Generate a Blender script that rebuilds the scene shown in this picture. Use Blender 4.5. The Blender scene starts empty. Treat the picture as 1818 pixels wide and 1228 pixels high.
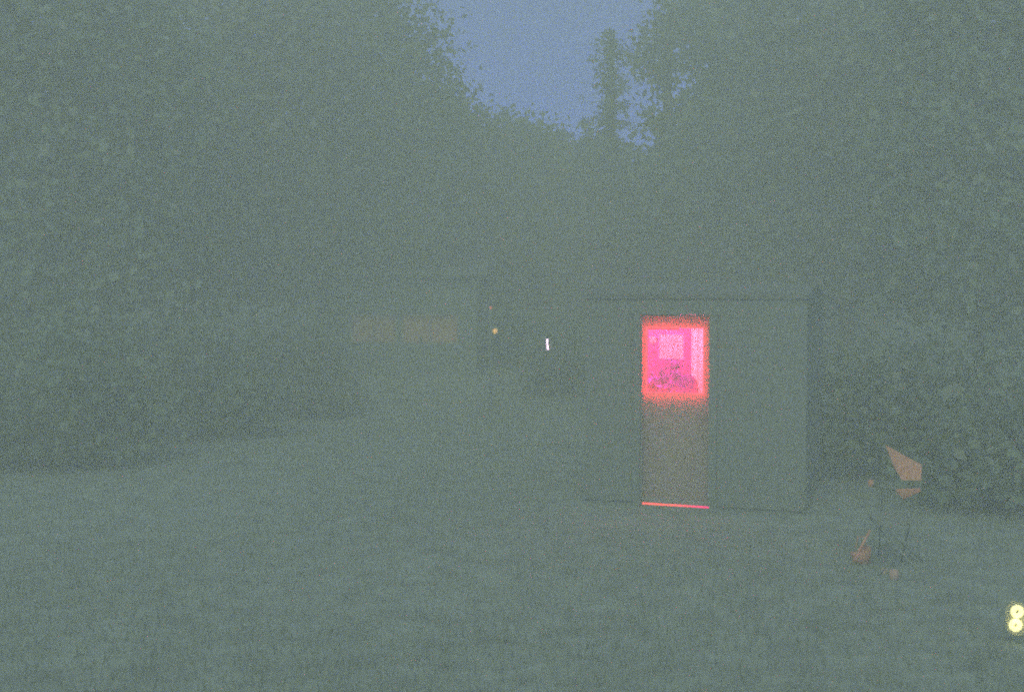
import bpy, bmesh, math, random
import numpy as np
from mathutils import Vector, Matrix, Euler

# ------------------------------------------------------------------ camera, sky, sun, exposure
S = bpy.context.scene
C = S.collection
F = 2041.0                                  # focal length in photo pixels (photo 1818 x 1228)
EYE = Vector((0.0, 0.0, 2.25))
PITCH = math.atan(94.0 / F)                 # looking slightly down
cam_d = bpy.data.cameras.new("camera")
cam = bpy.data.objects.new("camera", cam_d)
C.objects.link(cam)
cam.location = EYE
cam.rotation_euler = (math.pi / 2 - PITCH, 0, 0)
cam_d.sensor_width = 36.0
cam_d.lens = F / 1818.0 * 36.0
cam_d.clip_start = 0.05
cam_d.dof.use_dof = True; cam_d.dof.focus_distance = 12.0; cam_d.dof.aperture_fstop = 1.8
cam_d.clip_end = 1000.0
S.camera = cam

SUN_EL, SUN_AZ = math.radians(30), math.radians(200)      # behind the camera
w = bpy.data.worlds.new("World"); S.world = w; w.use_nodes = True
nt = w.node_tree
sky = nt.nodes.new('ShaderNodeTexSky'); sky.sky_type = 'NISHITA'; sky.sun_disc = False
sky.sun_elevation = SUN_EL; sky.sun_rotation = math.pi - SUN_AZ + math.pi
sky.ozone_density = 6.0; sky.dust_density = 0.2
tint = nt.nodes.new('ShaderNodeMix'); tint.data_type = 'RGBA'; tint.blend_type = 'MULTIPLY'
tint.inputs['Factor'].default_value = 1.0; tint.inputs[7].default_value = (.80, .74, 1.72, 1)
nt.links.new(sky.outputs[0], tint.inputs[6]); nt.links.new(tint.outputs[2], nt.nodes['Background'].inputs[0])
nt.nodes['Background'].inputs[1].default_value = 0.09
sun_d = bpy.data.lights.new("sun", 'SUN'); sun_d.energy = 2.75; sun_d.angle = math.radians(40)
sun_d.color = (0.97, 1.0, 0.66)
sun = bpy.data.objects.new("sun", sun_d); C.objects.link(sun)
sun.rotation_euler = (math.radians(48), 0, math.radians(-12))
S.view_settings.view_transform = 'Standard'; S.view_settings.look = 'None'
S.view_settings.exposure = 0.63; S.view_settings.gamma = 1.0
cy = S.cycles
cy.use_denoising = False
cy.use_adaptive_sampling = True; cy.adaptive_threshold = 0.07; cy.adaptive_min_samples = 20; cy.filter_width = 1.9
cy.max_bounces = 8; cy.diffuse_bounces = 4; cy.volume_bounces = 1
cy.transparent_max_bounces = 12; cy.sample_clamp_indirect = 0.6

random.seed(7); rng = np.random.default_rng(7)
HAZE_DENSITY = 0.050
HALO_STRIP = 2.1  # scales the lights added for the halo round the pane
GROW = 135                                  # W, the magenta lamp in the cabin

# ------------------------------------------------------------------ helpers
CAMROT = Euler(cam.rotation_euler).to_matrix()
def ray(px, py):
    return CAMROT @ Vector(((px - 909) / F, -(py - 614) / F, -1.0))
def at(px, py, Y):
    d = ray(px, py)
    return EYE + d * (Y / d.y)

def tag(o, label=None, cat=None, group=None, kind=None):
    for k, v in (('label', label), ('category', cat), ('group', group), ('kind', kind)):
        if v: o[k] = v
    return o
def empty(name, loc, rz=0.0):
    o = bpy.data.objects.new(name, None); C.objects.link(o)
    o.location = loc; o.rotation_euler = (0, 0, rz); o.empty_display_size = 0.2
    return o
def mesh_obj(name, me, mat, parent=None, loc=None):
    o = bpy.data.objects.new(name, me); C.objects.link(o)
    if mat: me.materials.append(mat)
    if parent: o.parent = parent
    if loc is not None: o.location = loc
    return o
class MB:
    def __init__(s): s.bm = bmesh.new()
    def box(s, c, size, rot=None, bev=0.0):
        r = bmesh.ops.create_cube(s.bm, size=1.0)
        vs = r['verts']
        M = Matrix.Translation(Vector(c)) @ (rot.to_4x4() if rot else Matrix.Identity(4)) @ Matrix.Diagonal((*size, 1))
        bmesh.ops.transform(s.bm, matrix=M, verts=vs)
        if bev > 0:
            es = list({e for v in vs for e in v.link_edges})
            bmesh.ops.bevel(s.bm, geom=es, offset=bev, segments=2, affect='EDGES', profile=0.6)
        return s
    def tube(s, pts, radii, n=8, cap=True):
        pts = [Vector(p) for p in pts]
        if not hasattr(radii, '__len__'): radii = [radii] * len(pts)
        rings = []
        for i, p in enumerate(pts):
            d = (pts[min(i + 1, len(pts) - 1)] - pts[max(i - 1, 0)]).normalized()
            u = d.orthogonal().normalized() if i == 0 else (u - d * u.dot(d)).normalized()
            v = d.cross(u)
            rings.append([s.bm.verts.new(p + (u * math.cos(a) + v * math.sin(a)) * radii[i])
                          for a in (2 * math.pi * k / n for k in range(n))])
        for a, b in zip(rings, rings[1:]):
            for k in range(n):
                s.bm.faces.new((a[k], a[(k + 1) % n], b[(k + 1) % n], b[k]))
        if cap:
            s.bm.faces.new(rings[0][::-1]); s.bm.faces.new(rings[-1])
        return s
    def lathe(s, prof, c=(0, 0, 0), n=24):
        c = Vector(c); rings = []
        for r, z in prof:
            rings.append([s.bm.verts.new(c + Vector((max(r, 1e-4) * math.cos(a), max(r, 1e-4) * math.sin(a), z)))
                          for a in (2 * math.pi * k / n for k in range(n))])
        for a, b in zip(rings, rings[1:]):
            for k in range(n):
                s.bm.faces.new((a[k], a[(k + 1) % n], b[(k + 1) % n], b[k]))
        return s
    def slab(s, outline, thick, M):
        """outline in local x,z plane extruded along local y"""
        f = [s.bm.verts.new(M @ Vector((x, -thick / 2, z))) for x, z in outline]
        b = [s.bm.verts.new(M @ Vector((x, thick / 2, z))) for x, z in outline]
        s.bm.faces.new(f); s.bm.faces.new(b[::-1])
        for i in range(len(f)):
            j = (i + 1) % len(f)
            s.bm.faces.new((f[j], f[i], b[i], b[j]))
        return s
    def build(s, name, mat, parent=None, smooth=False, loc=None):
        bmesh.ops.recalc_face_normals(s.bm, faces=s.bm.faces)
        me = bpy.data.meshes.new(name); s.bm.to_mesh(me); s.bm.free()
        if smooth:
            for p in me.polygons: p.use_smooth = True
        return mesh_obj(name, me, mat, parent, loc)

def mat(name, col, rough=0.8, var=0.25, scale=6.0, bump=0.0, metal=0.0, stretch=None, translucent=0.0):
    m = bpy.data.materials.new(name); m.use_nodes = True
    t = m.node_tree; N = t.nodes; L = t.links
    b = N['Principled BSDF']
    tc = N.new('ShaderNodeTexCoord'); mp = N.new('ShaderNodeMapping')
    L.new(tc.outputs['Object'], mp.inputs[0])
    if stretch: mp.inputs['Scale'].default_value = stretch
    nz = N.new('ShaderNodeTexNoise'); nz.inputs['Scale'].default_value = scale; nz.inputs['Detail'].default_value = 6
    L.new(mp.outputs[0], nz.inputs['Vector'])
    cr = N.new('ShaderNodeValToRGB')
    lo = [c * (1 - var) for c in col]; hi = [min(1, c * (1 + var)) for c in col]
    cr.color_ramp.elements[0].color = (*lo, 1); cr.color_ramp.elements[0].position = 0.3
    cr.color_ramp.elements[1].color = (*hi, 1); cr.color_ramp.elements[1].position = 0.7
    L.new(nz.outputs[0], cr.inputs[0]); L.new(cr.outputs[0], b.inputs['Base Color'])
    b.inputs['Roughness'].default_value = rough; b.inputs['Metallic'].default_value = metal
    b.inputs['Specular IOR Level'].default_value = 0.25
    if bump:
        bp = N.new('ShaderNodeBump'); bp.inputs['Strength'].default_value = bump; bp.inputs['Distance'].default_value = 0.02
        L.new(nz.outputs[0], bp.inputs['Height']); L.new(bp.outputs[0], b.inputs['Normal'])
    if translucent:
        tr = N.new('ShaderNodeBsdfTranslucent'); L.new(cr.outputs[0], tr.inputs[0])
        mx = N.new('ShaderNodeMixShader'); mx.inputs[0].default_value = translucent
        L.new(b.outputs[0], mx.inputs[1]); L.new(tr.outputs[0], mx.inputs[2])
        L.new(mx.outputs[0], N['Material Output'].inputs[0])
    return m
def leaf_mat(name, c1, c2, c3, tr=0.35):
    m = bpy.data.materials.new(name); m.use_nodes = True
    t = m.node_tree; N = t.nodes; L = t.links
    b = N['Principled BSDF']; g = N.new('ShaderNodeNewGeometry')
    cr = N.new('ShaderNodeValToRGB')
    cr.color_ramp.elements[0].color = (*c1, 1); cr.color_ramp.elements[1].color = (*c3, 1)
    e = cr.color_ramp.elements.new(0.5); e.color = (*c2, 1)
    L.new(g.outputs['Random Per Island'], cr.inputs[0]); L.new(cr.outputs[0], b.inputs['Base Color'])
    b.inputs['Roughness'].default_value = 0.6
    trn = N.new('ShaderNodeBsdfTranslucent'); L.new(cr.outputs[0], trn.inputs[0])
    mx = N.new('ShaderNodeMixShader'); mx.inputs[0].default_value = tr
    L.new(b.outputs[0], mx.inputs[1]); L.new(trn.outputs[0], mx.inputs[2])
    L.new(mx.outputs[0], N['Material Output'].inputs[0])
    return m
def glow(name, col, strength):
    m = bpy.data.materials.new(name); m.use_nodes = True
    b = m.node_tree.nodes['Principled BSDF']
    b.inputs['Base Color'].default_value = (*[min(1, c) for c in col], 1)
    b.inputs['Emission Color'].default_value = (*col, 1); b.inputs['Emission Strength'].default_value = strength
    return m

M_leafA = leaf_mat('leaf_green', (.15, .22, .14), (.18, .25, .16), (.23, .27, .18))
M_leafB = leaf_mat('leaf_olive', (.16, .20, .13), (.19, .24, .16), (.25, .26, .18))
M_leafC = leaf_mat('leaf_conifer', (.08, .13, .09), (.10, .15, .10), (.12, .17, .12), 0.15)
M_grass = leaf_mat('grass_blades', (.24, .30, .23), (.27, .33, .26), (.30, .35, .27))
M_bark = mat('bark', (.16, .13, .10), .95, .4, 5, .6, stretch=(4, 4, .6))
M_wood = mat('weathered_wood', (.175, .215, .175), .85, .15, 9, .3, stretch=(6, 6, .7))
M_roof = mat('roof_felt', (.16, .19, .155), .95, .25, 14, .3)
M_ground = mat('ground_soil', (.22, .27, .22), .95, .22, 3.2, .5)
M_trim = mat('painted_trim', (.34, .36, .31), .6, .12, 20)
M_metal = mat('grey_metal', (.20, .22, .19), .5, .2, 30, metal=.3)

# ------------------------------------------------------------------ terrain
def hz(x, y):
    z = 0.75 * max(0.0, min(1.0, (8.0 - y) / 8.0)) ** 1.3
    if y > 22: z += (min(y, 41) - 22) ** 1.4 / 64 * 3.6
    r = max(0.0, abs(x - 1.5) - 9) / 20.0
    z += 1.6 * r ** 1.3 * (1 if y > 6 else max(0, y / 6))
    z += 0.05 * math.sin(x * .9 + 1.3) * math.sin(y * .7) * (0 if (abs(x-1.7) < 3.2 and 10 < y < 17) else 1)
    return z
def grid_mesh(name, x0, x1, y0, y1, nx, ny, fz):
    xs = np.linspace(x0, x1, nx); ys = np.linspace(y0, y1, ny)
    v = [(x, y, fz(x, y)) for y in ys for x in xs]
    f = [(j * nx + i, j * nx + i + 1, (j + 1) * nx + i + 1, (j + 1) * nx + i) for j in range(ny - 1) for i in range(nx - 1)]
    me = bpy.data.meshes.new(name); me.from_pydata(v, [], f)
    for p in me.polygons: p.use_smooth = True
    return me
far = lambda x, y: hz(max(-46, min(46, x)), y)
g = mesh_obj('ground', grid_mesh('ground', -48, 48, -9, 43.5, 193, 106, far), M_ground)
tag(g, kind='structure')

# ------------------------------------------------------------------ leaves
def leaf_cloud(centers, normals_up, length, width, me_name):
    """centers (n,3): two-sided pointed quads, random orientation; one mesh"""
    n = len(centers)
    d = rng.normal(size=(n, 3)); d /= np.linalg.norm(d, axis=1)[:, None]
    if normals_up is not None: d = d * (1 - normals_up) + np.array([0, 0, 1.0]) * normals_up * rng.uniform(.4, 1, (n, 1)); d /= np.linalg.norm(d, axis=1)[:, None]
    e = rng.normal(size=(n, 3)); e = np.cross(d, e); e /= np.linalg.norm(e, axis=1)[:, None] + 1e-9
    L = length * rng.uniform(.6, 1.35, (n, 1)); W = width * rng.uniform(.6, 1.3, (n, 1))
    v = np.empty((n, 4, 3), np.float32)
    v[:, 0] = centers - d * L / 2; v[:, 2] = centers + d * L / 2
    v[:, 1] = centers + e * W / 2 - d * L * .08; v[:, 3] = centers - e * W / 2 - d * L * .08
    return quads(me_name, v)
def quads(name, v):
    n = len(v)
    me = bpy.data.meshes.new(name)
    me.vertices.add(n * 4); me.vertices.foreach_set('co', v.astype(np.float32).ravel())
    me.loops.add(n * 4); me.loops.foreach_set('vertex_index', np.arange(n * 4, dtype=np.int32))
    me.polygons.add(n); me.polygons.foreach_set('loop_start', np.arange(0, n * 4, 4, dtype=np.int32))
    me.polygons.foreach_set('loop_total', np.full(n, 4, np.int32))
    me.update(calc_edges=True); me.validate()
    return me

def broad_tree(name, px, Y, lobes, leaves, label, cat='tree', group='trees around the clearing', mt=None, leafsize=.24, stems=1, clump=.34):
    """lobes: list of (px, py, radius_px_x, radius_py) seen in the photo, given real depth of their own"""
    base = at(px, 900, Y); bx, by = base.x, Y; bz = hz(bx, by) - .08
    root = tag(empty(name, (bx, by, bz)), label, cat, group)
    pts = []; tips = []
    tot = sum(a * b for _, _, a, b in lobes)
    for (lx, ly, ra, rb) in lobes:
        dy = random.uniform(-.25, .35) * ra / F * Y
        c = at(lx, ly, Y + dy); rx = ra / F * Y; rz = rb / F * Y; ry = rx * .9
        nl = max(60, int(leaves * ra * rb / tot))
        nc = max(10, nl // 30)
        u = rng.normal(size=(nc, 3)); u /= np.linalg.norm(u, axis=1)[:, None]
        rad = rng.uniform(.25, 1.0, (nc, 1)) ** .55
        cc = np.array(c) + u * rad * np.array([rx, ry, rz])
        k = rng.integers(0, nc, nl)
        pts.append(cc[k] + rng.normal(size=(nl, 3)) * clump * rng.uniform(.5, 1.3, (nc, 1))[k])
        tips.append((Vector(c), rx, cc))
    P = np.concatenate(pts)
    P = P[P[:, 2] > bz + .25] - np.array([bx, by, bz])
    crown = mesh_obj('crown', leaf_cloud(P, None, leafsize, leafsize * .62, 'crown'), mt or M_leafA, root)
    t = MB()
    H = max(c.z for c, _, _ in tips) - bz
    r0 = .018 * H + .05
    spine = [Vector((0.06 * math.sin(i * 1.7 + px), .05 * math.cos(i * 1.3 + px), H * i / 6)) for i in range(7)]
    t.tube(spine, [r0 * (1.25 if i == 0 else 1 - i / 7.5) for i in range(7)], 10)
    for c, rx, cc in tips:
        loc = c - Vector((bx, by, bz))
        st = spine[min(5, max(1, int(loc.z / H * 4)))]
        mid = st.lerp(loc, .5) + Vector((0, 0, -.15 * rx))
        t.tube([st, mid, loc], [r0 * .45, r0 * .3, r0 * .12], 6)
        for q in cc[rng.integers(0, len(cc), 7)]:
            e = Vector(q) - Vector((bx, by, bz))
            t.tube([mid.lerp(loc, random.random()), e], [r0 * .12, .006], 4)
    t.build('trunk', M_bark, root, smooth=True)
    return root

def conifer(px, top_py, Y, spread_px, n_br, label, mt=None, name='conifer_tree', ragged=.5):
    base = at(px, 900, Y); bx, by = base.x, Y; bz = hz(bx, by) - .05
    top = at(px, top_py, Y).z - bz
    root = tag(empty(name, (bx, by, bz)), label, 'tree', 'trees around the clearing')
    t = MB(); t.tube([(0, 0, 0), (.03, 0, top * .5), (0, 0, top)], [.16, .09, .012], 9)
    R = spread_px / F * Y; P = []
    for i in range(n_br):
        f = random.random() ** .8; z = top * (1 - f * .88)
        L = R * (.22 + .85 * f) * random.uniform(1 - ragged, 1.2); a = random.uniform(0, 6.283)
        dr = Vector((math.cos(a), math.sin(a), 0)); end = dr * L + Vector((0, 0, z - .12 * L + random.uniform(-.1, .2)))
        s0 = Vector((0, 0, z)); t.tube([s0, end], [.016 + .012 * f, .004], 4, False)
        for k in range(int(12 + 16 * f)):
            q = random.random() ** 1.1
            p = s0.lerp(end, q) + Vector((random.gauss(0, .09), random.gauss(0, .09), random.gauss(-.04, .07)))
            P.append(p)
    for i in range(1800 if top_py < 150 else 300):
        f = random.random(); P.append(Vector((random.gauss(0, .05 + .15 * f), random.gauss(0, .05 + .15 * f), top * (1 - f * .9))))
    mesh_obj('crown', leaf_cloud(np.array(P), None, .17, .06, 'crown'), mt or M_leafC, root)
    t.build('trunk', M_bark, root, smooth=True)
    return root

#  --- left side, nearest to farthest
broad_tree('broadleaf_tree', 60, 19, [(20, 60, 260, 200), (-60, 300, 230, 200), (150, 330, 200, 180), (90, 520, 190, 140), (220, 130, 150, 140)], 22000,
           'largest dark broadleaf tree filling the upper left corner of the clearing')
broad_tree('broadleaf_tree', 330, 24, [(330, 60, 210, 150), (250, 260, 190, 170), (430, 250, 190, 170), (340, 430, 200, 130), (480, 80, 140, 130)], 20000,
           'tall dark tree second from the left edge, its top above the frame', mt=M_leafB)
broad_tree('broadleaf_tree', 585, 27, [(585, 40, 150, 130), (665, 140, 115, 105), (560, 230, 170, 140), (690, 300, 145, 125), (610, 430, 180, 110), (738, 215, 62, 80), (600, -10, 90, 60), (722, 110, 40, 45), (775, 150, 38, 42), (712, 30, 42, 34), (765, 70, 26, 30)], 24000,
           'leafy tree whose ragged edge borders the blue sky on its left side', leafsize=.17)
broad_tree('broadleaf_tree', 800, 30, [(790, 262, 85, 85), (845, 300, 75, 85), (750, 350, 110, 110), (850, 400, 110, 90), (810, 205, 36, 40)], 18000,
           'rounded tree behind the amber post lamp, just left of the sky gap', mt=M_leafB, leafsize=.18)
broad_tree('broadleaf_tree', 930, 33, [(925, 268, 50, 52), (915, 330, 80, 80), (955, 300, 55, 80), (930, 420, 90, 70), (890, 240, 22, 45)], 14000,
           'small domed tree at the lowest left edge of the sky gap', leafsize=.18, clump=.24)
#  --- right side
conifer(1082, 55, 30, 135, 250, 'narrow pointed conifer standing in the gap against the blue sky')
conifer(1038, 208, 33, 95, 60, 'low ragged young conifer just left of the narrow pointed one')
broad_tree('broadleaf_tree', 1010, 34, [(1010, 350, 70, 70), (1060, 368, 70, 70), (1000, 420, 90, 70)], 6000,
           'low bushy tree behind the white stick light under the sky gap', leafsize=.3)
broad_tree('broadleaf_tree', 1290, 27, [(1292, 45, 82, 110), (1340, 20, 120, 120), (1292, 185, 70, 80), (1350, 190, 120, 110), (1290, 330, 130, 110), (1248, 222, 44, 48), (1200, 360, 90, 90), (1330, 450, 140, 90)], 15000,
           'open branched tree above the cabin, sky showing through its left edge', clump=.3)
broad_tree('broadleaf_tree', 1185, 28, [(1175, 110, 42, 60), (1180, 215, 40, 30), (1175, 310, 60, 50), (1185, 30, 32, 42), (1200, 400, 80, 70)], 4200,
           'thin leaning tree with lacy leaves right of the narrow conifer', mt=M_leafB, clump=.26, leafsize=.2)
broad_tree('broadleaf_tree', 1500, 23, [(1480, 60, 170, 150), (1560, 220, 160, 130), (1430, 235, 130, 90), (1480, 430, 160, 110), (1600, 60, 150, 140), (1590, 370, 130, 120)], 14000,
           'dense tree over the right half of the frame with pinholes of sky', mt=M_leafB)
broad_tree('broadleaf_tree', 1740, 18, [(1730, 60, 170, 170), (1840, 230, 190, 180), (1690, 280, 140, 110), (1760, 470, 200, 130), (1900, 60, 160, 170)], 14000,
           'big overhanging tree filling the upper right corner of the clearing')
broad_tree('broadleaf_tree', 1400, 32, [(1400, 230, 130, 110), (1320, 330, 130, 110), (1480, 350, 130, 110), (1400, 440, 170, 90)], 8000,
           'further tree behind the dense right hand tree, seen in its gaps', leafsize=.3)
#  --- shrubs
for px, Y, r, n, lab in (
    (70, 15, 190, 4200, 'wide dark shrub at the far left under the largest tree'),
    (330, 18, 150, 3800, 'dark shrub under the second tree from the left'),
    (520, 21, 110, 3200, 'rounded shrub beside the outbuilding on its left'),
    (905, 27, 70, 2600, 'low shrub beneath the amber lantern post'),
    (1020, 24, 80, 2600, 'low shrub just right of the white stick light'),
    (1470, 17, 120, 3400, 'shrub growing at the right corner of the cabin'),
    (1660, 14, 160, 4200, 'tall shrub behind the folding chair'),
    (1800, 12, 130, 3400, 'dark shrub at the right edge above the garden lantern')):
    b = at(px, 900, Y); c0 = 520 + (2.25 - hz(b.x, Y)) * F / Y
    broad_tree('shrub', px, Y, [(px, c0 - r * .75, r, r * .7), (px - r * .6, c0 - r * .5, r * .6, r * .5), (px + r * .6, c0 - r * .45, r * .6, r * .45)],
               n, lab, 'shrub', 'shrubs around the clearing', M_leafA if n % 400 else M_leafB, .16, clump=.2)
#  --- far woods: one leafy mass on the rising ground
P = []
for i in range(800):
    x = random.uniform(-46, 46); y = random.uniform(35, 41)
    zt = 8.45 + .55 * math.sin(x * .8) + .4 * math.sin(x * 2.1 + 1) + abs(x - 3) * .09
    z = random.uniform(hz(x, y), max(2.25 + (zt - 2.25) * (y / 58), hz(x, y) + 1))
    P.append(np.array([x, y, z]) + rng.normal(size=(85, 3)) * np.array([.8, .6, .45]))
fw = mesh_obj('far_woods', leaf_cloud(np.concatenate(P), None, .6, .4, 'far_woods'), M_leafA)
tag(fw, 'dark mass of distant woods closing the clearing behind the trees', 'woods', kind='stuff')
#  --- grass
n = 60000
y = rng.uniform(3.2, 24, n); x = rng.uniform(-1, 1, n) * (y * .52 + 1)
keep = ~((np.abs(x - 2.3) < 1.9) & (y > 10.8) & (y < 16)); x = x[keep]; y = y[keep]; n = len(x)
z = np.array([hz(a, b) for a, b in zip(x, y)]); h = rng.uniform(.02, .09, n) * (1 + .3 * np.sin(x * 1.3) * np.sin(y * .9)); a = rng.uniform(0, 6.283, n)
dx, dy = np.cos(a) * .006, np.sin(a) * .006; bx_, by_ = rng.normal(size=n) * .02, rng.normal(size=n) * .02
v = np.empty((n, 4, 3)); v[:, 0] = np.c_[x - dx, y - dy, z - .01]; v[:, 1] = np.c_[x + dx, y + dy, z - .01]
v[:, 2] = np.c_[x + dx * .4 + bx_, y + dy * .4 + by_, z + h]; v[:, 3] = np.c_[x - dx * .4 + bx_, y - dy * .4 + by_, z + h]
tag(mesh_obj('grass', quads('grass', v), M_grass), 'short grass covering the clearing floor', 'grass', kind='stuff')

# ------------------------------------------------------------------ cabin (local frame: x along the front wall, y into the house)
TH = math.radians(-19)
D0 = at(1137, 898, 12.1)                    # foot of the left door jamb
cab = tag(empty('wooden_cabin', (D0.x, D0.y, 0.0), TH),
          'dark wooden cabin with magenta light behind its glazed door', 'cabin')
Rz = Matrix.Rotation(TH, 4, 'Z'); CABM = Matrix.Translation(cab.location) @ Rz
def cw(x, y, z): return CABM @ Vector((x, y, z))
def plane_uv(px, py, yl=0.0):                       # photo pixel -> cabin front wall coordinates (x, z)
    inv = CABM.inverted(); o = inv @ EYE; d = inv.to_3x3() @ ray(px, py)
    t_ = (yl - o.y) / d.y; p = o + d * t_; return p.x, p.z
sill = plane_uv(1260, 908, .10)[1]; zL0 = plane_uv(1137, 896, .10)[1]; zL1 = plane_uv(1137, 890.5, .10)[1]; zR1 = plane_uv(1260, 898, .10)[1]; DW = plane_uv(1260, 903)[0]; DT = plane_uv(1198, 558)[1]
wx0, wz0 = plane_uv(1149, 695, .10); wx1, wz1 = plane_uv(1249, 583, .10)
print('door', sill, DW, DT, 'window', wx0, wx1, wz0, wz1, D0)
FLO = sill - .004
X0, X1, DEP, HW = -.6, 1.7, 2.3, DT + .16
m = MB(); T = .12
m.box(((X0 - .0) / 2, T / 2, HW / 2), (-X0, T, HW)); m.box(((DW + X1) / 2, T / 2, HW / 2), (X1 - DW, T, HW))
m.box((DW / 2, T / 2, (DT + HW) / 2), (DW, T, HW - DT)); m.box((DW / 2, T / 2, FLO / 2 - .03), (DW, T, FLO - .06 + .04))
m.box((X0 + T / 2, T + (DEP - 2 * T) / 2, HW / 2), (T, DEP - 2 * T, HW)); m.box((X1 - T / 2, T + (DEP - 2 * T) / 2, HW / 2), (T, DEP - 2 * T, HW))
m.box(((X0 + X1) / 2, DEP - T / 2, HW / 2), (X1 - X0, T, HW))
# lap boards standing proud of the front wall
k = 0; zb = .12
while zb < HW - .05:
    for a, b in ((X0, -.07), (DW + .07, X1)):
        m.box(((a + b) / 2, -.012, zb), (b - a, .022, .1485), None)
    zb += .15
m.build('wall', M_wood, cab)
m = MB(); XR0, XR1 = X0 - .01, X1 + .01; RH = .12
for sgn in (-1, 1):
    L = math.hypot(DEP / 2 + .02, RH * (DEP / 2 + .02) / (DEP / 2)); ang = math.atan2(RH, DEP / 2)
    cyy = DEP / 2 + sgn * (DEP / 2 + .02) / 2; cz = HW + RH - RH / (DEP / 2) * (DEP / 2 + .02) / 2 + .028
    m.box(((XR0 + XR1) / 2, cyy, cz), (XR1 - XR0, L, .05), Matrix.Rotation(-sgn * ang, 3, 'X'))
roof = m.build('roof', M_roof, cab)
m = MB(); m.slab([(0, HW), (DEP, HW), (DEP / 2, HW + RH)], T, Matrix.Translation((X0 + T / 2, 0, 0)) @ Matrix.Rotation(math.pi / 2, 4, 'Z'))
m.build('gable', M_wood, cab); m = MB(); m.slab([(0, HW), (DEP, HW), (DEP / 2, HW + RH)], T, Matrix.Translation((X1 - T / 2, 0, 0)) @ Matrix.Rotation(math.pi / 2, 4, 'Z')); m.build('gable', M_wood, cab)
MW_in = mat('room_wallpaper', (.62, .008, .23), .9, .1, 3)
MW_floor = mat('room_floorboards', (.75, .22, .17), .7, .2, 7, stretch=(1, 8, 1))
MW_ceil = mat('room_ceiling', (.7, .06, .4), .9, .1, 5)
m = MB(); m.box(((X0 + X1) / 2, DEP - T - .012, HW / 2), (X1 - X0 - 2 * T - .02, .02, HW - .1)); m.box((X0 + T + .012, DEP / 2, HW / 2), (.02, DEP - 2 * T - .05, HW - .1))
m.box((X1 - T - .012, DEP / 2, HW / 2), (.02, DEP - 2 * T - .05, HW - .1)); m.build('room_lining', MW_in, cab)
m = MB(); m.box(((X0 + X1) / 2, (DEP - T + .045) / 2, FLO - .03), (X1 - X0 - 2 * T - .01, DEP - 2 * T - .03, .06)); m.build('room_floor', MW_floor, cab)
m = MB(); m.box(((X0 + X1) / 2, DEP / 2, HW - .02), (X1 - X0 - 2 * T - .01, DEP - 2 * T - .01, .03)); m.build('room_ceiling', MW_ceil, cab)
# door casing
m = MB(); m.box((-.035, -.03, (DT + sill) / 2), (.07, .05, DT - sill)); m.box((DW + .035, -.03, (DT + sill) / 2), (.07, .05, DT - sill)); m.box((DW / 2, -.03, DT + .04), (DW + .2, .055, .08))
m.build('door_casing', M_wood, cab)
# door leaf (in the back of the wall thickness), its lower edge leaves a gap
LY = T - .02; G0, G1 = zL1 + .002, zR1
M_door = mat('door_paint_and_glow', (.48, .40, .33), .5, .12, 12)  # warm base also carries the soft glow spread below the pane
m = MB(); m.slab([(.004, G0), (DW - .004, G1), (DW - .004, wz0), (.004, wz0)], .035, Matrix.Translation((0, LY, 0)))
m.slab([(.004, wz1), (DW - .004, wz1), (DW - .004, DT - .004), (.004, DT - .004)], .035, Matrix.Translation((0, LY, 0)))
m.slab([(.004, wz0), (wx0, wz0), (wx0, wz1), (.004, wz1)], .035, Matrix.Translation((0, LY, 0)))
m.slab([(wx1, wz0), (DW - .004, wz0), (DW - .004, wz1), (wx1, wz1)], .035, Matrix.Translation((0, LY, 0)))
door = m.build('door', M_door, cab)
m = MB(); m.tube([(DW - .05, LY - .018, sill + .98), (DW - .05, LY - .05, sill + .98), (DW - .13, LY - .05, sill + .98)], .009, 8); m.build('handle', M_metal, door)
gl = bpy.data.materials.new('window_glass'); gl.use_nodes = True; t = gl.node_tree
gb = t.nodes.new('ShaderNodeBsdfTransparent'); gs = t.nodes.new('ShaderNodeBsdfGlossy'); gs.inputs['Roughness'].default_value = .02
mx = t.nodes.new('ShaderNodeMixShader'); mx.inputs[0].default_value = .04
t.links.new(gb.outputs[0], mx.inputs[1]); t.links.new(gs.outputs[0], mx.inputs[2]); t.links.new(mx.outputs[0], t.nodes['Material Output'].inputs[0])
m = MB(); m.box(((wx0 + wx1) / 2, LY, (wz0 + wz1) / 2), (wx1 - wx0, .004, wz1 - wz0)); m.build('window_pane', gl, door)
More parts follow.
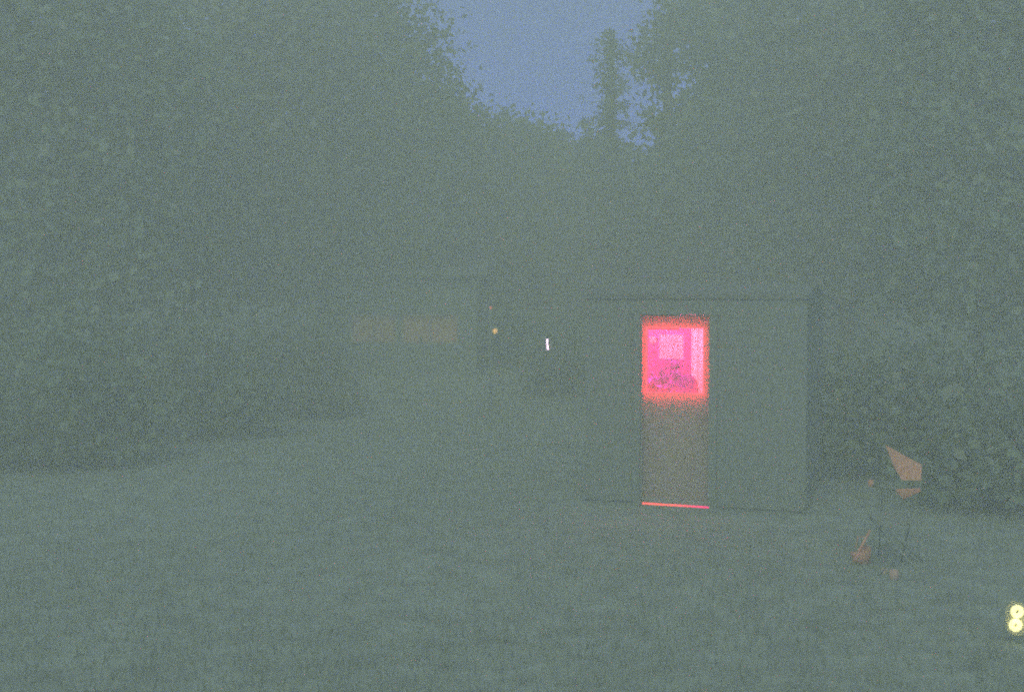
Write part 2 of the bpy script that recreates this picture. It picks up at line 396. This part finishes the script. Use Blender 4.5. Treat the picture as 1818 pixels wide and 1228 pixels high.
# red glow strip added round the pane for the halo, outside the leaf
sg = glow('halo_strip_red', (1.0, .10, .16), 1.3); SY = LY - .0175 - .004; sw = .009
for c_, z_ in (((wx0 + wx1) / 2, (wx1 - wx0 + 2 * sw, .006, sw)),):
    for zz in (wz0 - sw / 2, wz1 + sw / 2):
        m = MB(); m.box((c_, SY, zz), z_); m.build('added_glow_strip', sg, door)
for xx in (wx0 - sw / 2, wx1 + sw / 2):
    m = MB(); m.box((xx, SY, (wz0 + wz1) / 2), (sw, .006, wz1 - wz0)); m.build('added_glow_strip', sg, door)
for lx, lz, ls, lw in (((wx0 + wx1) / 2, wz0 - .004, wx1 - wx0, .012), ((wx0 + wx1) / 2, wz1 + .004, wx1 - wx0, .012),
                       (wx0 - .004, (wz0 + wz1) / 2, .012, wz1 - wz0), (wx1 + .004, (wz0 + wz1) / 2, .012, wz1 - wz0)):
    sl = bpy.data.lights.new('added_halo_light', 'AREA'); sl.shape = 'RECTANGLE'; sl.size = ls; sl.size_y = lw; sl.energy = HALO_STRIP * max(ls, lw); sl.color = (1, .02, .03)  # added area lights that throw the halo onto the screen
    so = bpy.data.objects.new('added_halo_light', sl); C.objects.link(so); so.parent = door; so.location = (lx, SY - .006, lz); so.rotation_euler = (-math.pi / 2, 0, 0)
m = MB(); m.slab([(.0, sill - .03), (DW, sill - .03), (DW, sill), (.0, zL0)], .03, Matrix.Translation((0, LY, 0))); m.build('threshold', M_wood, cab)
# emissive bar added as the light in the slanting gap, coral turning pink rightwards
ls_ = glow('gap_glow_bar', (1, .1, .09), 1.0); t = ls_.node_tree; tc = t.nodes.new('ShaderNodeTexCoord'); sx_ = t.nodes.new('ShaderNodeSeparateXYZ'); mr = t.nodes.new('ShaderNodeMapRange'); cr = t.nodes.new('ShaderNodeValToRGB')
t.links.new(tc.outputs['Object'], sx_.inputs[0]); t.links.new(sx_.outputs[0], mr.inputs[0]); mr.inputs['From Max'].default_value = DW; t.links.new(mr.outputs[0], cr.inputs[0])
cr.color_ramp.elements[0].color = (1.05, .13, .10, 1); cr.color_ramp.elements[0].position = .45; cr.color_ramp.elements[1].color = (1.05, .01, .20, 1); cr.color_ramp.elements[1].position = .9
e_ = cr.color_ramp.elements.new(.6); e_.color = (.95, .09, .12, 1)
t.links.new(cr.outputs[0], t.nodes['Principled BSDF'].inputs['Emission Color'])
m = MB(); m.slab([(.0, zL0 + .001), (DW, sill + .001), (DW, zR1 - .001), (.22, zL1 + .0), (.0, zL1 - .002)], .02, Matrix.Translation((0, LY - .004, 0))); m.build('added_glow_strip', ls_, cab)
# screen door, in front of the leaf
MESH_Y = -.005
scr = bpy.data.materials.new('insect_mesh'); scr.use_nodes = True; t = scr.node_tree
tp = t.nodes.new('ShaderNodeBsdfTransparent'); tl = t.nodes.new('ShaderNodeBsdfTranslucent'); tl.inputs[0].default_value = (.75, .72, .66, 1)
df = t.nodes.new('ShaderNodeBsdfDiffuse'); df.inputs[0].default_value = (.16, .18, .16, 1)
m1 = t.nodes.new('ShaderNodeMixShader'); m1.inputs[0].default_value = .8; t.links.new(df.outputs[0], m1.inputs[1]); t.links.new(tl.outputs[0], m1.inputs[2])
m2 = t.nodes.new('ShaderNodeMixShader'); m2.inputs[0].default_value = .25; t.links.new(tp.outputs[0], m2.inputs[1]); t.links.new(m1.outputs[0], m2.inputs[2])
t.links.new(m2.outputs[0], t.nodes['Material Output'].inputs[0])
M_scrframe = mat('screen_frame', (.30, .33, .28), .5, .1, 20)
m = MB(); b0, b1, e = max(G0, G1) + .05, DT - .004, .012
m.box((e / 2 + .003, MESH_Y, (b0 + b1) / 2), (e, .025, b1 - b0)); m.box((DW - e / 2 - .003, MESH_Y, (b0 + b1) / 2), (e, .025, b1 - b0))
m.box((DW / 2, MESH_Y, b0 + e / 2), (DW - 2 * e - .006, .025, e)); m.box((DW / 2, MESH_Y, b1 - e / 2), (DW - 2 * e - .006, .025, e))
sd = m.build('screen_door', M_scrframe, cab)
m = MB(); m.box((DW / 2, MESH_Y, (b0 + b1) / 2), (DW - 2 * e - .008, .002, b1 - b0 - 2 * e)); m.build('insect_screen', scr, sd)

# ------------------------------------------------------------------ inside the room
gm = glow('lamp_tube', (1.0, .02, .10), 6)
gr = tag(empty('grow_lamp', cw(.02, .32, HW + .0), TH), 'magenta grow lamp hanging from the cabin ceiling above the plants', 'lamp')
RL = Matrix.Rotation(math.radians(74), 3, 'X')
m = MB(); m.box((0, 0, -.22), (.64, .22, .05), RL, bev=.01); m.build('housing', M_metal, gr)
for dz in (-.06, 0, .06):
    q = RL @ Vector((0, dz, -.036)) + Vector((0, 0, -.22)); m = MB(); m.tube([(-.28, q.y, q.z), (.28, q.y, q.z)], .010, 8); m.build('light_tube', gm, gr)
for sx in (-.25, .25):
    m = MB(); m.tube([(sx, 0, -.2), (sx, 0, .03)], .004, 5); m.build('cord', M_metal, gr)
ld = bpy.data.lights.new('grow_light', 'AREA'); ld.shape = 'RECTANGLE'; ld.size = .6; ld.size_y = .2; ld.energy = GROW; ld.color = (1.0, .12, .58)
lo = bpy.data.objects.new('grow_light', ld); C.objects.link(lo); lo.parent = gr; lo.location = RL @ Vector((0, 0, -.06)) + Vector((0, 0, -.22)); lo.rotation_euler = (math.radians(74), 0, 0)

def room_pt(px, py, yl):                    # photo pixel -> cabin local point on the plane y = yl
    inv = CABM.inverted(); o = inv @ EYE; d = inv.to_3x3() @ ray(px, py); t_ = (yl - o.y) / d.y; return o + d * t_
YB = DEP - T - .03
M_pale = mat('pale_cloth', (.8, .82, .36), .9, .05, 20, translucent=.3)
M_paper = mat('pale_paper', (.85, .85, .38), .8, .12, 6)
a = room_pt(1171, 636, YB); b = room_pt(1214, 594, YB)
pic = tag(empty('wall_picture', cw((a.x + b.x) / 2, YB, (a.z + b.z) / 2), TH), 'pale square picture on the back wall seen through the door glass', 'picture')
W_, H_ = b.x - a.x, b.z - a.z
m = MB(); m.box((0, -.004, 0), (W_, .01, H_)); m.build('paper', M_paper, pic)
m = MB()
for sx in (-1, 1): m.box((sx * (W_ / 2 + .008), -.008, 0), (.016, .024, H_ + .032))
for sz in (-1, 1): m.box((0, -.008, sz * (H_ / 2 + .008)), (W_, .024, .016))
m.build('frame', mat('picture_frame', (.5, .12, .35), .6), pic)
a = room_pt(1159, 603, YB)
m = MB(); m.lathe([(.0, 0), (.045, 0), (.05, .01), (.045, .02), (.0, .02)], (0, 0, 0), 20)
o = m.build('wall_plate', M_paper, None, True); o.location = cw(a.x, YB, a.z); o.rotation_euler = (math.pi / 2, 0, TH)
tag(o, 'small pale plate on the wall left of the square picture', 'plate')
# curtain: pleated pale cloth at the right of the view
cy_ = 1.45; a = room_pt(1227, 700, cy_); b = room_pt(1247, 584, cy_)
xs = np.linspace(a.x, b.x + .2, 60)
m = bmesh.new(); cols = []
for i, x in enumerate(xs):
    yy = cy_ + .010 * math.sin(i * .45) ; cols.append([m.verts.new((x, yy, z)) for z in (FLO + .02, 1.2, DT + .05)])
for p, q in zip(cols, cols[1:]):
    for j in range(2): m.faces.new((p[j], q[j], q[j + 1], p[j + 1]))
me = bpy.data.meshes.new('curtain'); m.to_mesh(me); m.free()
for p in me.polygons: p.use_smooth = True
cur = mesh_obj('curtain', me, M_pale); cur.matrix_world = CABM
sm = cur.modifiers.new('s', 'SOLIDIFY'); sm.thickness = .003
tag(cur, 'pale pink lit curtain hanging behind the right side of the glass', 'curtain')
# table with plants
tz = room_pt(1190, 720, 1.05).z
tb = tag(empty('plant_table', cw(.35, 1.2, FLO), TH), 'low table carrying the potted plants inside the cabin', 'table')
th_ = tz - FLO
m = MB(); m.box((0, 0, th_ - .02), (1.3, .55, .03), bev=.004); m.build('table_top', M_wood, tb)
for sx in (-1, 1):
    for sy in (-1, 1):
        m = MB(); m.box((sx * .6, sy * .22, (th_ - .036) / 2), (.045, .045, th_ - .036)); m.build('leg', M_wood, tb)
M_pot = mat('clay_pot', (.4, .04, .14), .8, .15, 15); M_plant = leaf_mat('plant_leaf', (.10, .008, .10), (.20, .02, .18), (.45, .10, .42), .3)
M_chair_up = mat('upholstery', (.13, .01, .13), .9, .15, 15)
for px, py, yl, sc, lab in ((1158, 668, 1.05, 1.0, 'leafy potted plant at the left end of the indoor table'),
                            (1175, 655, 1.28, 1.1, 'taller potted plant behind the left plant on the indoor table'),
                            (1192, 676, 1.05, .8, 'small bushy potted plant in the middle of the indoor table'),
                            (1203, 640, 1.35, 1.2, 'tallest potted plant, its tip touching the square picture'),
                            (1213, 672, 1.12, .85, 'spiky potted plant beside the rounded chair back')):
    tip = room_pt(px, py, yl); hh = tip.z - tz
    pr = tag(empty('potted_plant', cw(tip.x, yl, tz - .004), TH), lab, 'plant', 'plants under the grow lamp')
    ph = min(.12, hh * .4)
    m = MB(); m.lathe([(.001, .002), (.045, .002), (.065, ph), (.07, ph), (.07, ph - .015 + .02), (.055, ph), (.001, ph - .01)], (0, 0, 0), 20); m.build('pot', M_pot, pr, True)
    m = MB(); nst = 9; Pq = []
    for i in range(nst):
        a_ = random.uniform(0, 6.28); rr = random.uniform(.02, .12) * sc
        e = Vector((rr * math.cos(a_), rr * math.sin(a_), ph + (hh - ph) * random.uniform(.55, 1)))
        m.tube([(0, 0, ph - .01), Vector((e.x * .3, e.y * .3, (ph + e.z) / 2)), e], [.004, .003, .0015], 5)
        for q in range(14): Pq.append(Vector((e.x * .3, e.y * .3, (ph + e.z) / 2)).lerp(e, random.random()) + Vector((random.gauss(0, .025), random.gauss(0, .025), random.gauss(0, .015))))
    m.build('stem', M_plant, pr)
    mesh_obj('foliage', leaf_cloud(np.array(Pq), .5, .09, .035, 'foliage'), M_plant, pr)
# rounded chair back at lower right of the view
tip = room_pt(1221, 664, .85)
ac = tag(empty('armchair', cw(tip.x, .98, FLO), TH), 'rounded dark chair back in front of the pale curtain', 'chair')
zt = tip.z - FLO
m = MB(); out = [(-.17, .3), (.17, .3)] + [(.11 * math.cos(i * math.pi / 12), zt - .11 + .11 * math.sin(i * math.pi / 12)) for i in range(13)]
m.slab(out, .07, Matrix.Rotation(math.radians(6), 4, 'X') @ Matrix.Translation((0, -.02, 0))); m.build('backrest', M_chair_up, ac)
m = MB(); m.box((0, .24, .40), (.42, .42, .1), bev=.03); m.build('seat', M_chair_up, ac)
for sx in (-1, 1):
    for yy in (.06, .42):
        m = MB(); m.tube([(sx * .17, yy, .36), (sx * .18, yy, 0)], [.02, .014], 8); m.build('leg', M_wood, ac)

# ------------------------------------------------------------------ outbuilding with two dim windows (left)
OY = 26.0
oa = at(560, 600, OY); ob = at(846, 600, OY)
zo = hz(-2, OY); ow = ob.x - oa.x
out = tag(empty('outbuilding', (oa.x, OY, zo - .05)), 'low dark outbuilding with two dim amber windows beyond the clearing', 'shed')
def opx(px, py):
    p = at(px, py, OY); return p.x - oa.x, p.z - zo + .05
(wa, za), (wb, zb_) = opx(712, 608), opx(814, 557); (wc, zc), (wd, zd) = opx(622, 610), opx(704, 562)
HO = 2.35
m = MB()
def strip(x0, x1, z0, z1): m.box(((x0 + x1) / 2, .06, (z0 + z1) / 2), (x1 - x0, .12, z1 - z0))
strip(0, ow, 0, min(za, zc)); strip(0, ow, max(zb_, zd), HO); zl, zh = min(za, zc), max(zb_, zd)
strip(0, wc, zl, zh); strip(wd, wa, zl, zh); strip(wb, ow, zl, zh)
m.box((.06, 1.6, HO / 2), (.12, 2.96, HO)); m.box((ow - .06, 1.6, HO / 2), (.12, 2.96, HO)); m.box((ow / 2, 3.14, HO / 2), (ow, .12, HO))
m.build('wall', M_wood, out)
m = MB(); m.box((ow / 2, 1.6, HO + .16), (ow + .5, 3.8, .1), Matrix.Rotation(math.radians(5), 3, 'X')); m.build('roof', M_roof, out)
dim1 = glow('dim_window_curtain', (.34, .22, .12), .13); dim2 = glow('dimmer_window_curtain', (.30, .20, .11), .13)
M_amb = glow('lit_window_post', (.40, .20, .07), .75)
for (x0, x1, dm) in ((wa, wb, dim1), (wc, wd, dim2)):
    m = MB(); nseg = 26; bm = m.bm; cl = []
    for i in range(nseg + 1):
        xx = x0 + .03 + (x1 - x0 - .06) * i / nseg; cl.append([bm.verts.new((xx, .1 + .012 * math.sin(i * 1.5), z)) for z in (zl + .02, zh - .02)])
    for p, q in zip(cl, cl[1:]): bm.faces.new((p[0], q[0], q[1], p[1]))
    wn = MB()
    wn.box((x0 + .02, .03, (zl + zh) / 2), (.04, .07, zh - zl)); wn.box((x1 - .02, .03, (zl + zh) / 2), (.04, .07, zh - zl))
    wn.box(((x0 + x1) / 2, .03, zl + .02), (x1 - x0 - .08, .07, .04)); wn.box(((x0 + x1) / 2, .03, zh - .02), (x1 - x0 - .08, .07, .04))
    wn.box(((x0 + x1) / 2, .03, (zl + zh) / 2), (.03, .05, zh - zl - .08))
    wo = wn.build('window', mat('outbuilding_frame', (.30, .27, .2), .6), out)
    m.build('curtain', dm, wo, True)

# ------------------------------------------------------------------ small lamps
#  amber lantern with a tiny red light above it, on one wooden post
LYp = 22.0; p = at(879, 587, LYp); zg = hz(p.x, LYp); pr = at(871, 546, LYp)
lp = tag(empty('lantern_post', (pr.x, LYp, zg)), 'wooden post with a small amber lantern and a tiny red light on top', 'lamp post')
m = MB(); m.tube([(0, 0, -.1), (0, 0, pr.z - zg - .03)], [.03, .025], 10); m.build('post', M_wood, lp, True)
m = MB(); ax = p.x - pr.x; m.tube([(0, 0, p.z - zg + .16), (ax * .8, -.05, p.z - zg + .17), (ax, -.05, p.z - zg + .08)], .01, 6); m.build('bracket', M_metal, lp)
m = MB(); m.lathe([(.001, -.055), (.03, -.05), (.045, -.01), (.05, .01), (.03, .04), (.001, .045)], (ax, -.05, p.z - zg), 16)
m.build('lantern_glass', glow('amber_glass', (.95, .52, .12), .85), lp, True)
m = MB(); m.lathe([(.07, .05), (.03, .085), (.001, .09)], (ax, -.05, p.z - zg), 16); m.build('lantern_cap', M_metal, lp, True)
m = MB(); m.lathe([(.001, -.03), (.024, -.02), (.026, .01), (.001, .032)], (0, 0, pr.z - zg), 12); m.build('red_light', glow('red_glass', (.75, .17, .08), .62), lp, True)
#  white stick light on a thin stake
WY = 20.0; p1 = at(971, 601, WY); p0 = at(973, 621, WY); zg = hz(p0.x, WY)
ws = tag(empty('stick_light', (p0.x + .05, WY, zg)), 'short upright white stick light on a thin stake', 'lamp')
m = MB(); m.tube([(0, .03, -.1), (0, .03, p1.z - zg + .03)], .008, 6); m.build('stake', M_metal, ws)
m = MB(); d = p1 - p0; q0 = Vector((-.05, 0, p0.z - zg)); q1 = q0 + d
m.tube([q0, q0.lerp(q1, .08), q0.lerp(q1, .92), q1], [.008, .019, .019, .008], 12); m.build('light_tube', glow('white_tube', (1.0, .68, .95), 2.2), ws, True)
m = MB(); m.tube([q0 + Vector((0, .0, .01)), (0, .03, p0.z - zg + .01)], .005, 5); m.build('clip', M_metal, ws); m = MB(); m.tube([q1 - Vector((0, .0, .01)), (0, .03, p1.z - zg)], .005, 5); m.build('clip', M_metal, ws)
#  garden lantern with two stacked glowing globes (right edge)
GY = 7.0; ca = at(1806, 1085, GY); cb = at(1803, 1109, GY); zg = hz(ca.x, GY)
gl_ = tag(empty('garden_lantern', (cb.x, GY, zg)), 'garden lantern with two stacked pale yellow glowing rings at the right edge', 'lamp')
yel = glow('yellow_bulb', (1.0, .93, .42), 1.0)
m = MB(); m.tube([(0.0, .06, -.1), (0, .06, ca.z - zg + .07)], .006, 6); m.build('stake', M_metal, gl_)
for c_ in (ca, cb):
    cx_ = c_.x - cb.x; cz_ = c_.z - zg
    bm_ = MB(); n_ = 28; R0, r0 = .026, .0155
    pts = [(cx_ + R0 * math.cos(2 * math.pi * k / n_), 0, cz_ + R0 * math.sin(2 * math.pi * k / n_)) for k in range(n_ + 1)]
    bm_.tube(pts, r0, 10, False); rg = bm_.build('ring_bulb', yel, gl_, True)
    bm_ = MB()
    for k in range(5):
        a_ = 2 * math.pi * k / 5 + .3; bm_.tube([(cx_, .002, cz_), (cx_ + .022 * math.cos(a_), .002, cz_ + .022 * math.sin(a_))], .0022, 5)
    bm_.lathe([(.001, -.004), (.006, -.004), (.006, .004), (.001, .004)], (cx_, .002, cz_), 10); bm_.tube([(cx_, .002, cz_), (0, .06, cz_)], .003, 5)
    bm_.build('bracket', M_metal, gl_)
fg = bpy.data.materials.new('halo_shell_glass'); fg.use_nodes = True; t = fg.node_tree
tp = t.nodes.new('ShaderNodeBsdfTransparent'); tl = t.nodes.new('ShaderNodeBsdfTranslucent'); tl.inputs[0].default_value = (.9, .85, .5, 1)
m2 = t.nodes.new('ShaderNodeMixShader'); m2.inputs[0].default_value = .22; t.links.new(tp.outputs[0], m2.inputs[1]); t.links.new(tl.outputs[0], m2.inputs[2]); t.links.new(m2.outputs[0], t.nodes['Material Output'].inputs[0])
m = MB(); mz = (ca.z + cb.z) / 2 - zg; m.lathe([(.001, -.104), (.03, -.1), (.055, -.07), (.062, 0), (.055, .07), (.03, .1), (.001, .104)], (.003, 0, mz), 28); m.build('halo_shell', fg, gl_, True)  # shell added to spread a yellow halo round the rings
yl_ = bpy.data.lights.new('lantern_light', 'POINT'); yl_.energy = .08; yl_.color = (1, .9, .4); yl_.shadow_soft_size = .03
yo = bpy.data.objects.new('lantern_light', yl_); C.objects.link(yo); yo.parent = gl_; yo.location = (0, -.04, cb.z - zg + .04)

# ------------------------------------------------------------------ folding chair, door light put into its canvas colour
CY = 9.4
def cp(px, py, Y=CY): return at(px, py, Y)
bpt = cp(1580, 1018); zg = hz(bpt.x, CY)
ch = tag(empty('folding_chair', (bpt.x, CY, zg)), 'folding canvas chair with the red door light painted into its back panel', 'chair')
o0 = Vector((bpt.x, CY, zg))
M_canvas_lit = mat('canvas_painted_light', (.90, .56, .38), .9, .1, 25, translucent=.55)  # warm colour carries the red door light on backrest, armrest, leg and bag
M_tube = mat('chair_tube', (.17, .20, .165), .5, .1, 25)
M_leg = mat('chair_leg_paint', (.36, .42, .35), .6, .1, 25)
M_seatc = mat('seat_canvas', (.20, .235, .185), .9, .1, 25)
def sheet(name, pts, thick=.006, parent=ch, mt=M_canvas_lit, sub=8):
    bm = bmesh.new(); P4 = [Vector(p) - o0 for p in pts]
    vs = [bm.verts.new(p) for p in P4]; bm.faces.new(vs)
    bmesh.ops.subdivide_edges(bm, edges=bm.edges[:], cuts=3, use_grid_fill=True)
    me = bpy.data.meshes.new(name); bm.to_mesh(me); bm.free()
    o = mesh_obj(name, me, mt, parent); s_ = o.modifiers.new('s', 'SOLIDIFY'); s_.thickness = thick; return o
# back panel: the photograph's four sided patch
sheet('backrest', [cp(1573, 790, CY + .12), cp(1620, 816, CY - .02), cp(1636, 824, CY - .05), cp(1636, 853, CY - .07), cp(1602, 852, CY), cp(1588, 830, CY + .06)])
sheet('armrest', [cp(1592, 868, CY - .1), cp(1634, 866, CY - .25), cp(1634, 872, CY - .25), cp(1606, 884, CY - .12)], .02)
sheet('seat', [cp(1540, 915, CY + .15), cp(1596, 905, CY + .3), cp(1640, 925, CY - .1), cp(1572, 938, CY - .25)], .012, mt=M_seatc)
def rod(name, a_, b_, r=.006, mt=M_tube):
    m = MB(); m.tube([Vector(a_) - o0, Vector(b_) - o0], r, 8); return m.build(name, mt, ch, True)
def gp(px, Y): p = at(px, 1000, Y); return Vector((p.x, Y, hz(p.x, Y)))
rod('back_post', cp(1640, 815, CY - .06), gp(1600, CY + .25)); rod('back_post', cp(1571, 786, CY + .13), gp(1560, CY + .5))
rod('leg', cp(1545, 940, CY + .12), gp(1512, CY + .1), .010, M_canvas_lit); rod('leg', cp(1540, 915, CY + .15), gp(1630, CY - .1), .006, M_leg)
rod('leg', cp(1572, 938, CY - .25), gp(1640, CY + .2), .005, M_tube); rod('leg', cp(1640, 925, CY - .1), gp(1560, CY - .3), .005, M_tube)
rod('stretcher', cp(1546, 860, CY + .1), cp(1600, 870, CY - .1), .010)
m = MB(); e = cp(1546, 858, CY + .1) - o0; m.lathe([(.001, -.03), (.02, -.025), (.024, .0), (.018, .03), (.001, .033)], e, 12); m.build('armrest_knob', M_canvas_lit, ch, True)
# canvas bag leaning at the chair's left foot
by0 = 9.55; q = at(1529, 1000, by0); zb2 = hz(q.x, by0); o1 = Vector((q.x, by0, zb2))
bag = tag(empty('tote_bag', o1), 'small slumped tote bag on the grass left of the folding chair', 'bag')
m = MB(); top_ = [(-.08, .10), (-.02, .09), (.07, .15), (.06, .05), (.03, 0), (-.02, 0), (-.08, .06)]
off = at(1529, 1000, by0).z - zb2
m.slab([(x, z + max(0, off) * .6) for x, z in top_], .09, Matrix.Rotation(math.radians(18), 4, 'Z'))
bmesh.ops.bevel(m.bm, geom=m.bm.edges[:], offset=.006, segments=2, affect='EDGES')
m.build('bag_body', M_canvas_lit, bag, True)
m = MB(); m.tube([(-.05, 0, .13), (-.03, 0, .22), (.02, 0, .23), (.045, 0, .15)], .005, 6); m.build('handle', M_canvas_lit, bag, True)
#  a ball-shaped lantern cover / mug on the ground
for (px, Y, r, lab) in ((1587, 8.95, .035, 'larger pale enamel mug standing in the grass below the chair'), (1570, 9.15, .022, 'tiny pale cup standing in the grass between bag and mug')):
    q = at(px, 1000, Y); zz = hz(q.x, Y)
    mg = tag(empty('enamel_mug', (q.x, Y, zz)), lab, 'mug')
    m = MB(); m.lathe([(.001, 0), (r * .9, 0), (r, r * .3), (r, r * 2.1), (r * .93, r * 2.1), (r * .9, r * .3), (.001, r * .25)], (0, 0, 0), 20); m.build('cup', mat('enamel', (.46, .32, .25), .8), mg, True)
    m = MB(); m.tube([(r, 0, r * .5), (r * 1.6, 0, r * .8), (r * 1.6, 0, r * 1.5), (r, 0, r * 1.8)], r * .12, 6); m.build('handle', M_metal, mg, True)

# ------------------------------------------------------------------ haze volume added to lift the darks evenly like film fog
hm = bpy.data.materials.new('fog_lift_haze'); hm.use_nodes = True; t = hm.node_tree
t.nodes.remove(t.nodes['Principled BSDF']); pv = t.nodes.new('ShaderNodeVolumePrincipled')
pv.inputs['Color'].default_value = (.81, .935, .735, 1); pv.inputs['Density'].default_value = HAZE_DENSITY
pv.inputs['Anisotropy'].default_value = 0.0
t.links.new(pv.outputs[0], t.nodes['Material Output'].inputs['Volume'])
m = MB(); m.box((0, 17, 8.5), (100, 54, 19.5)); hb = m.build('haze', hm)
tag(hb, kind='stuff')
# ground outside the box stays beneath its sides; box bottom is below the clearing floor
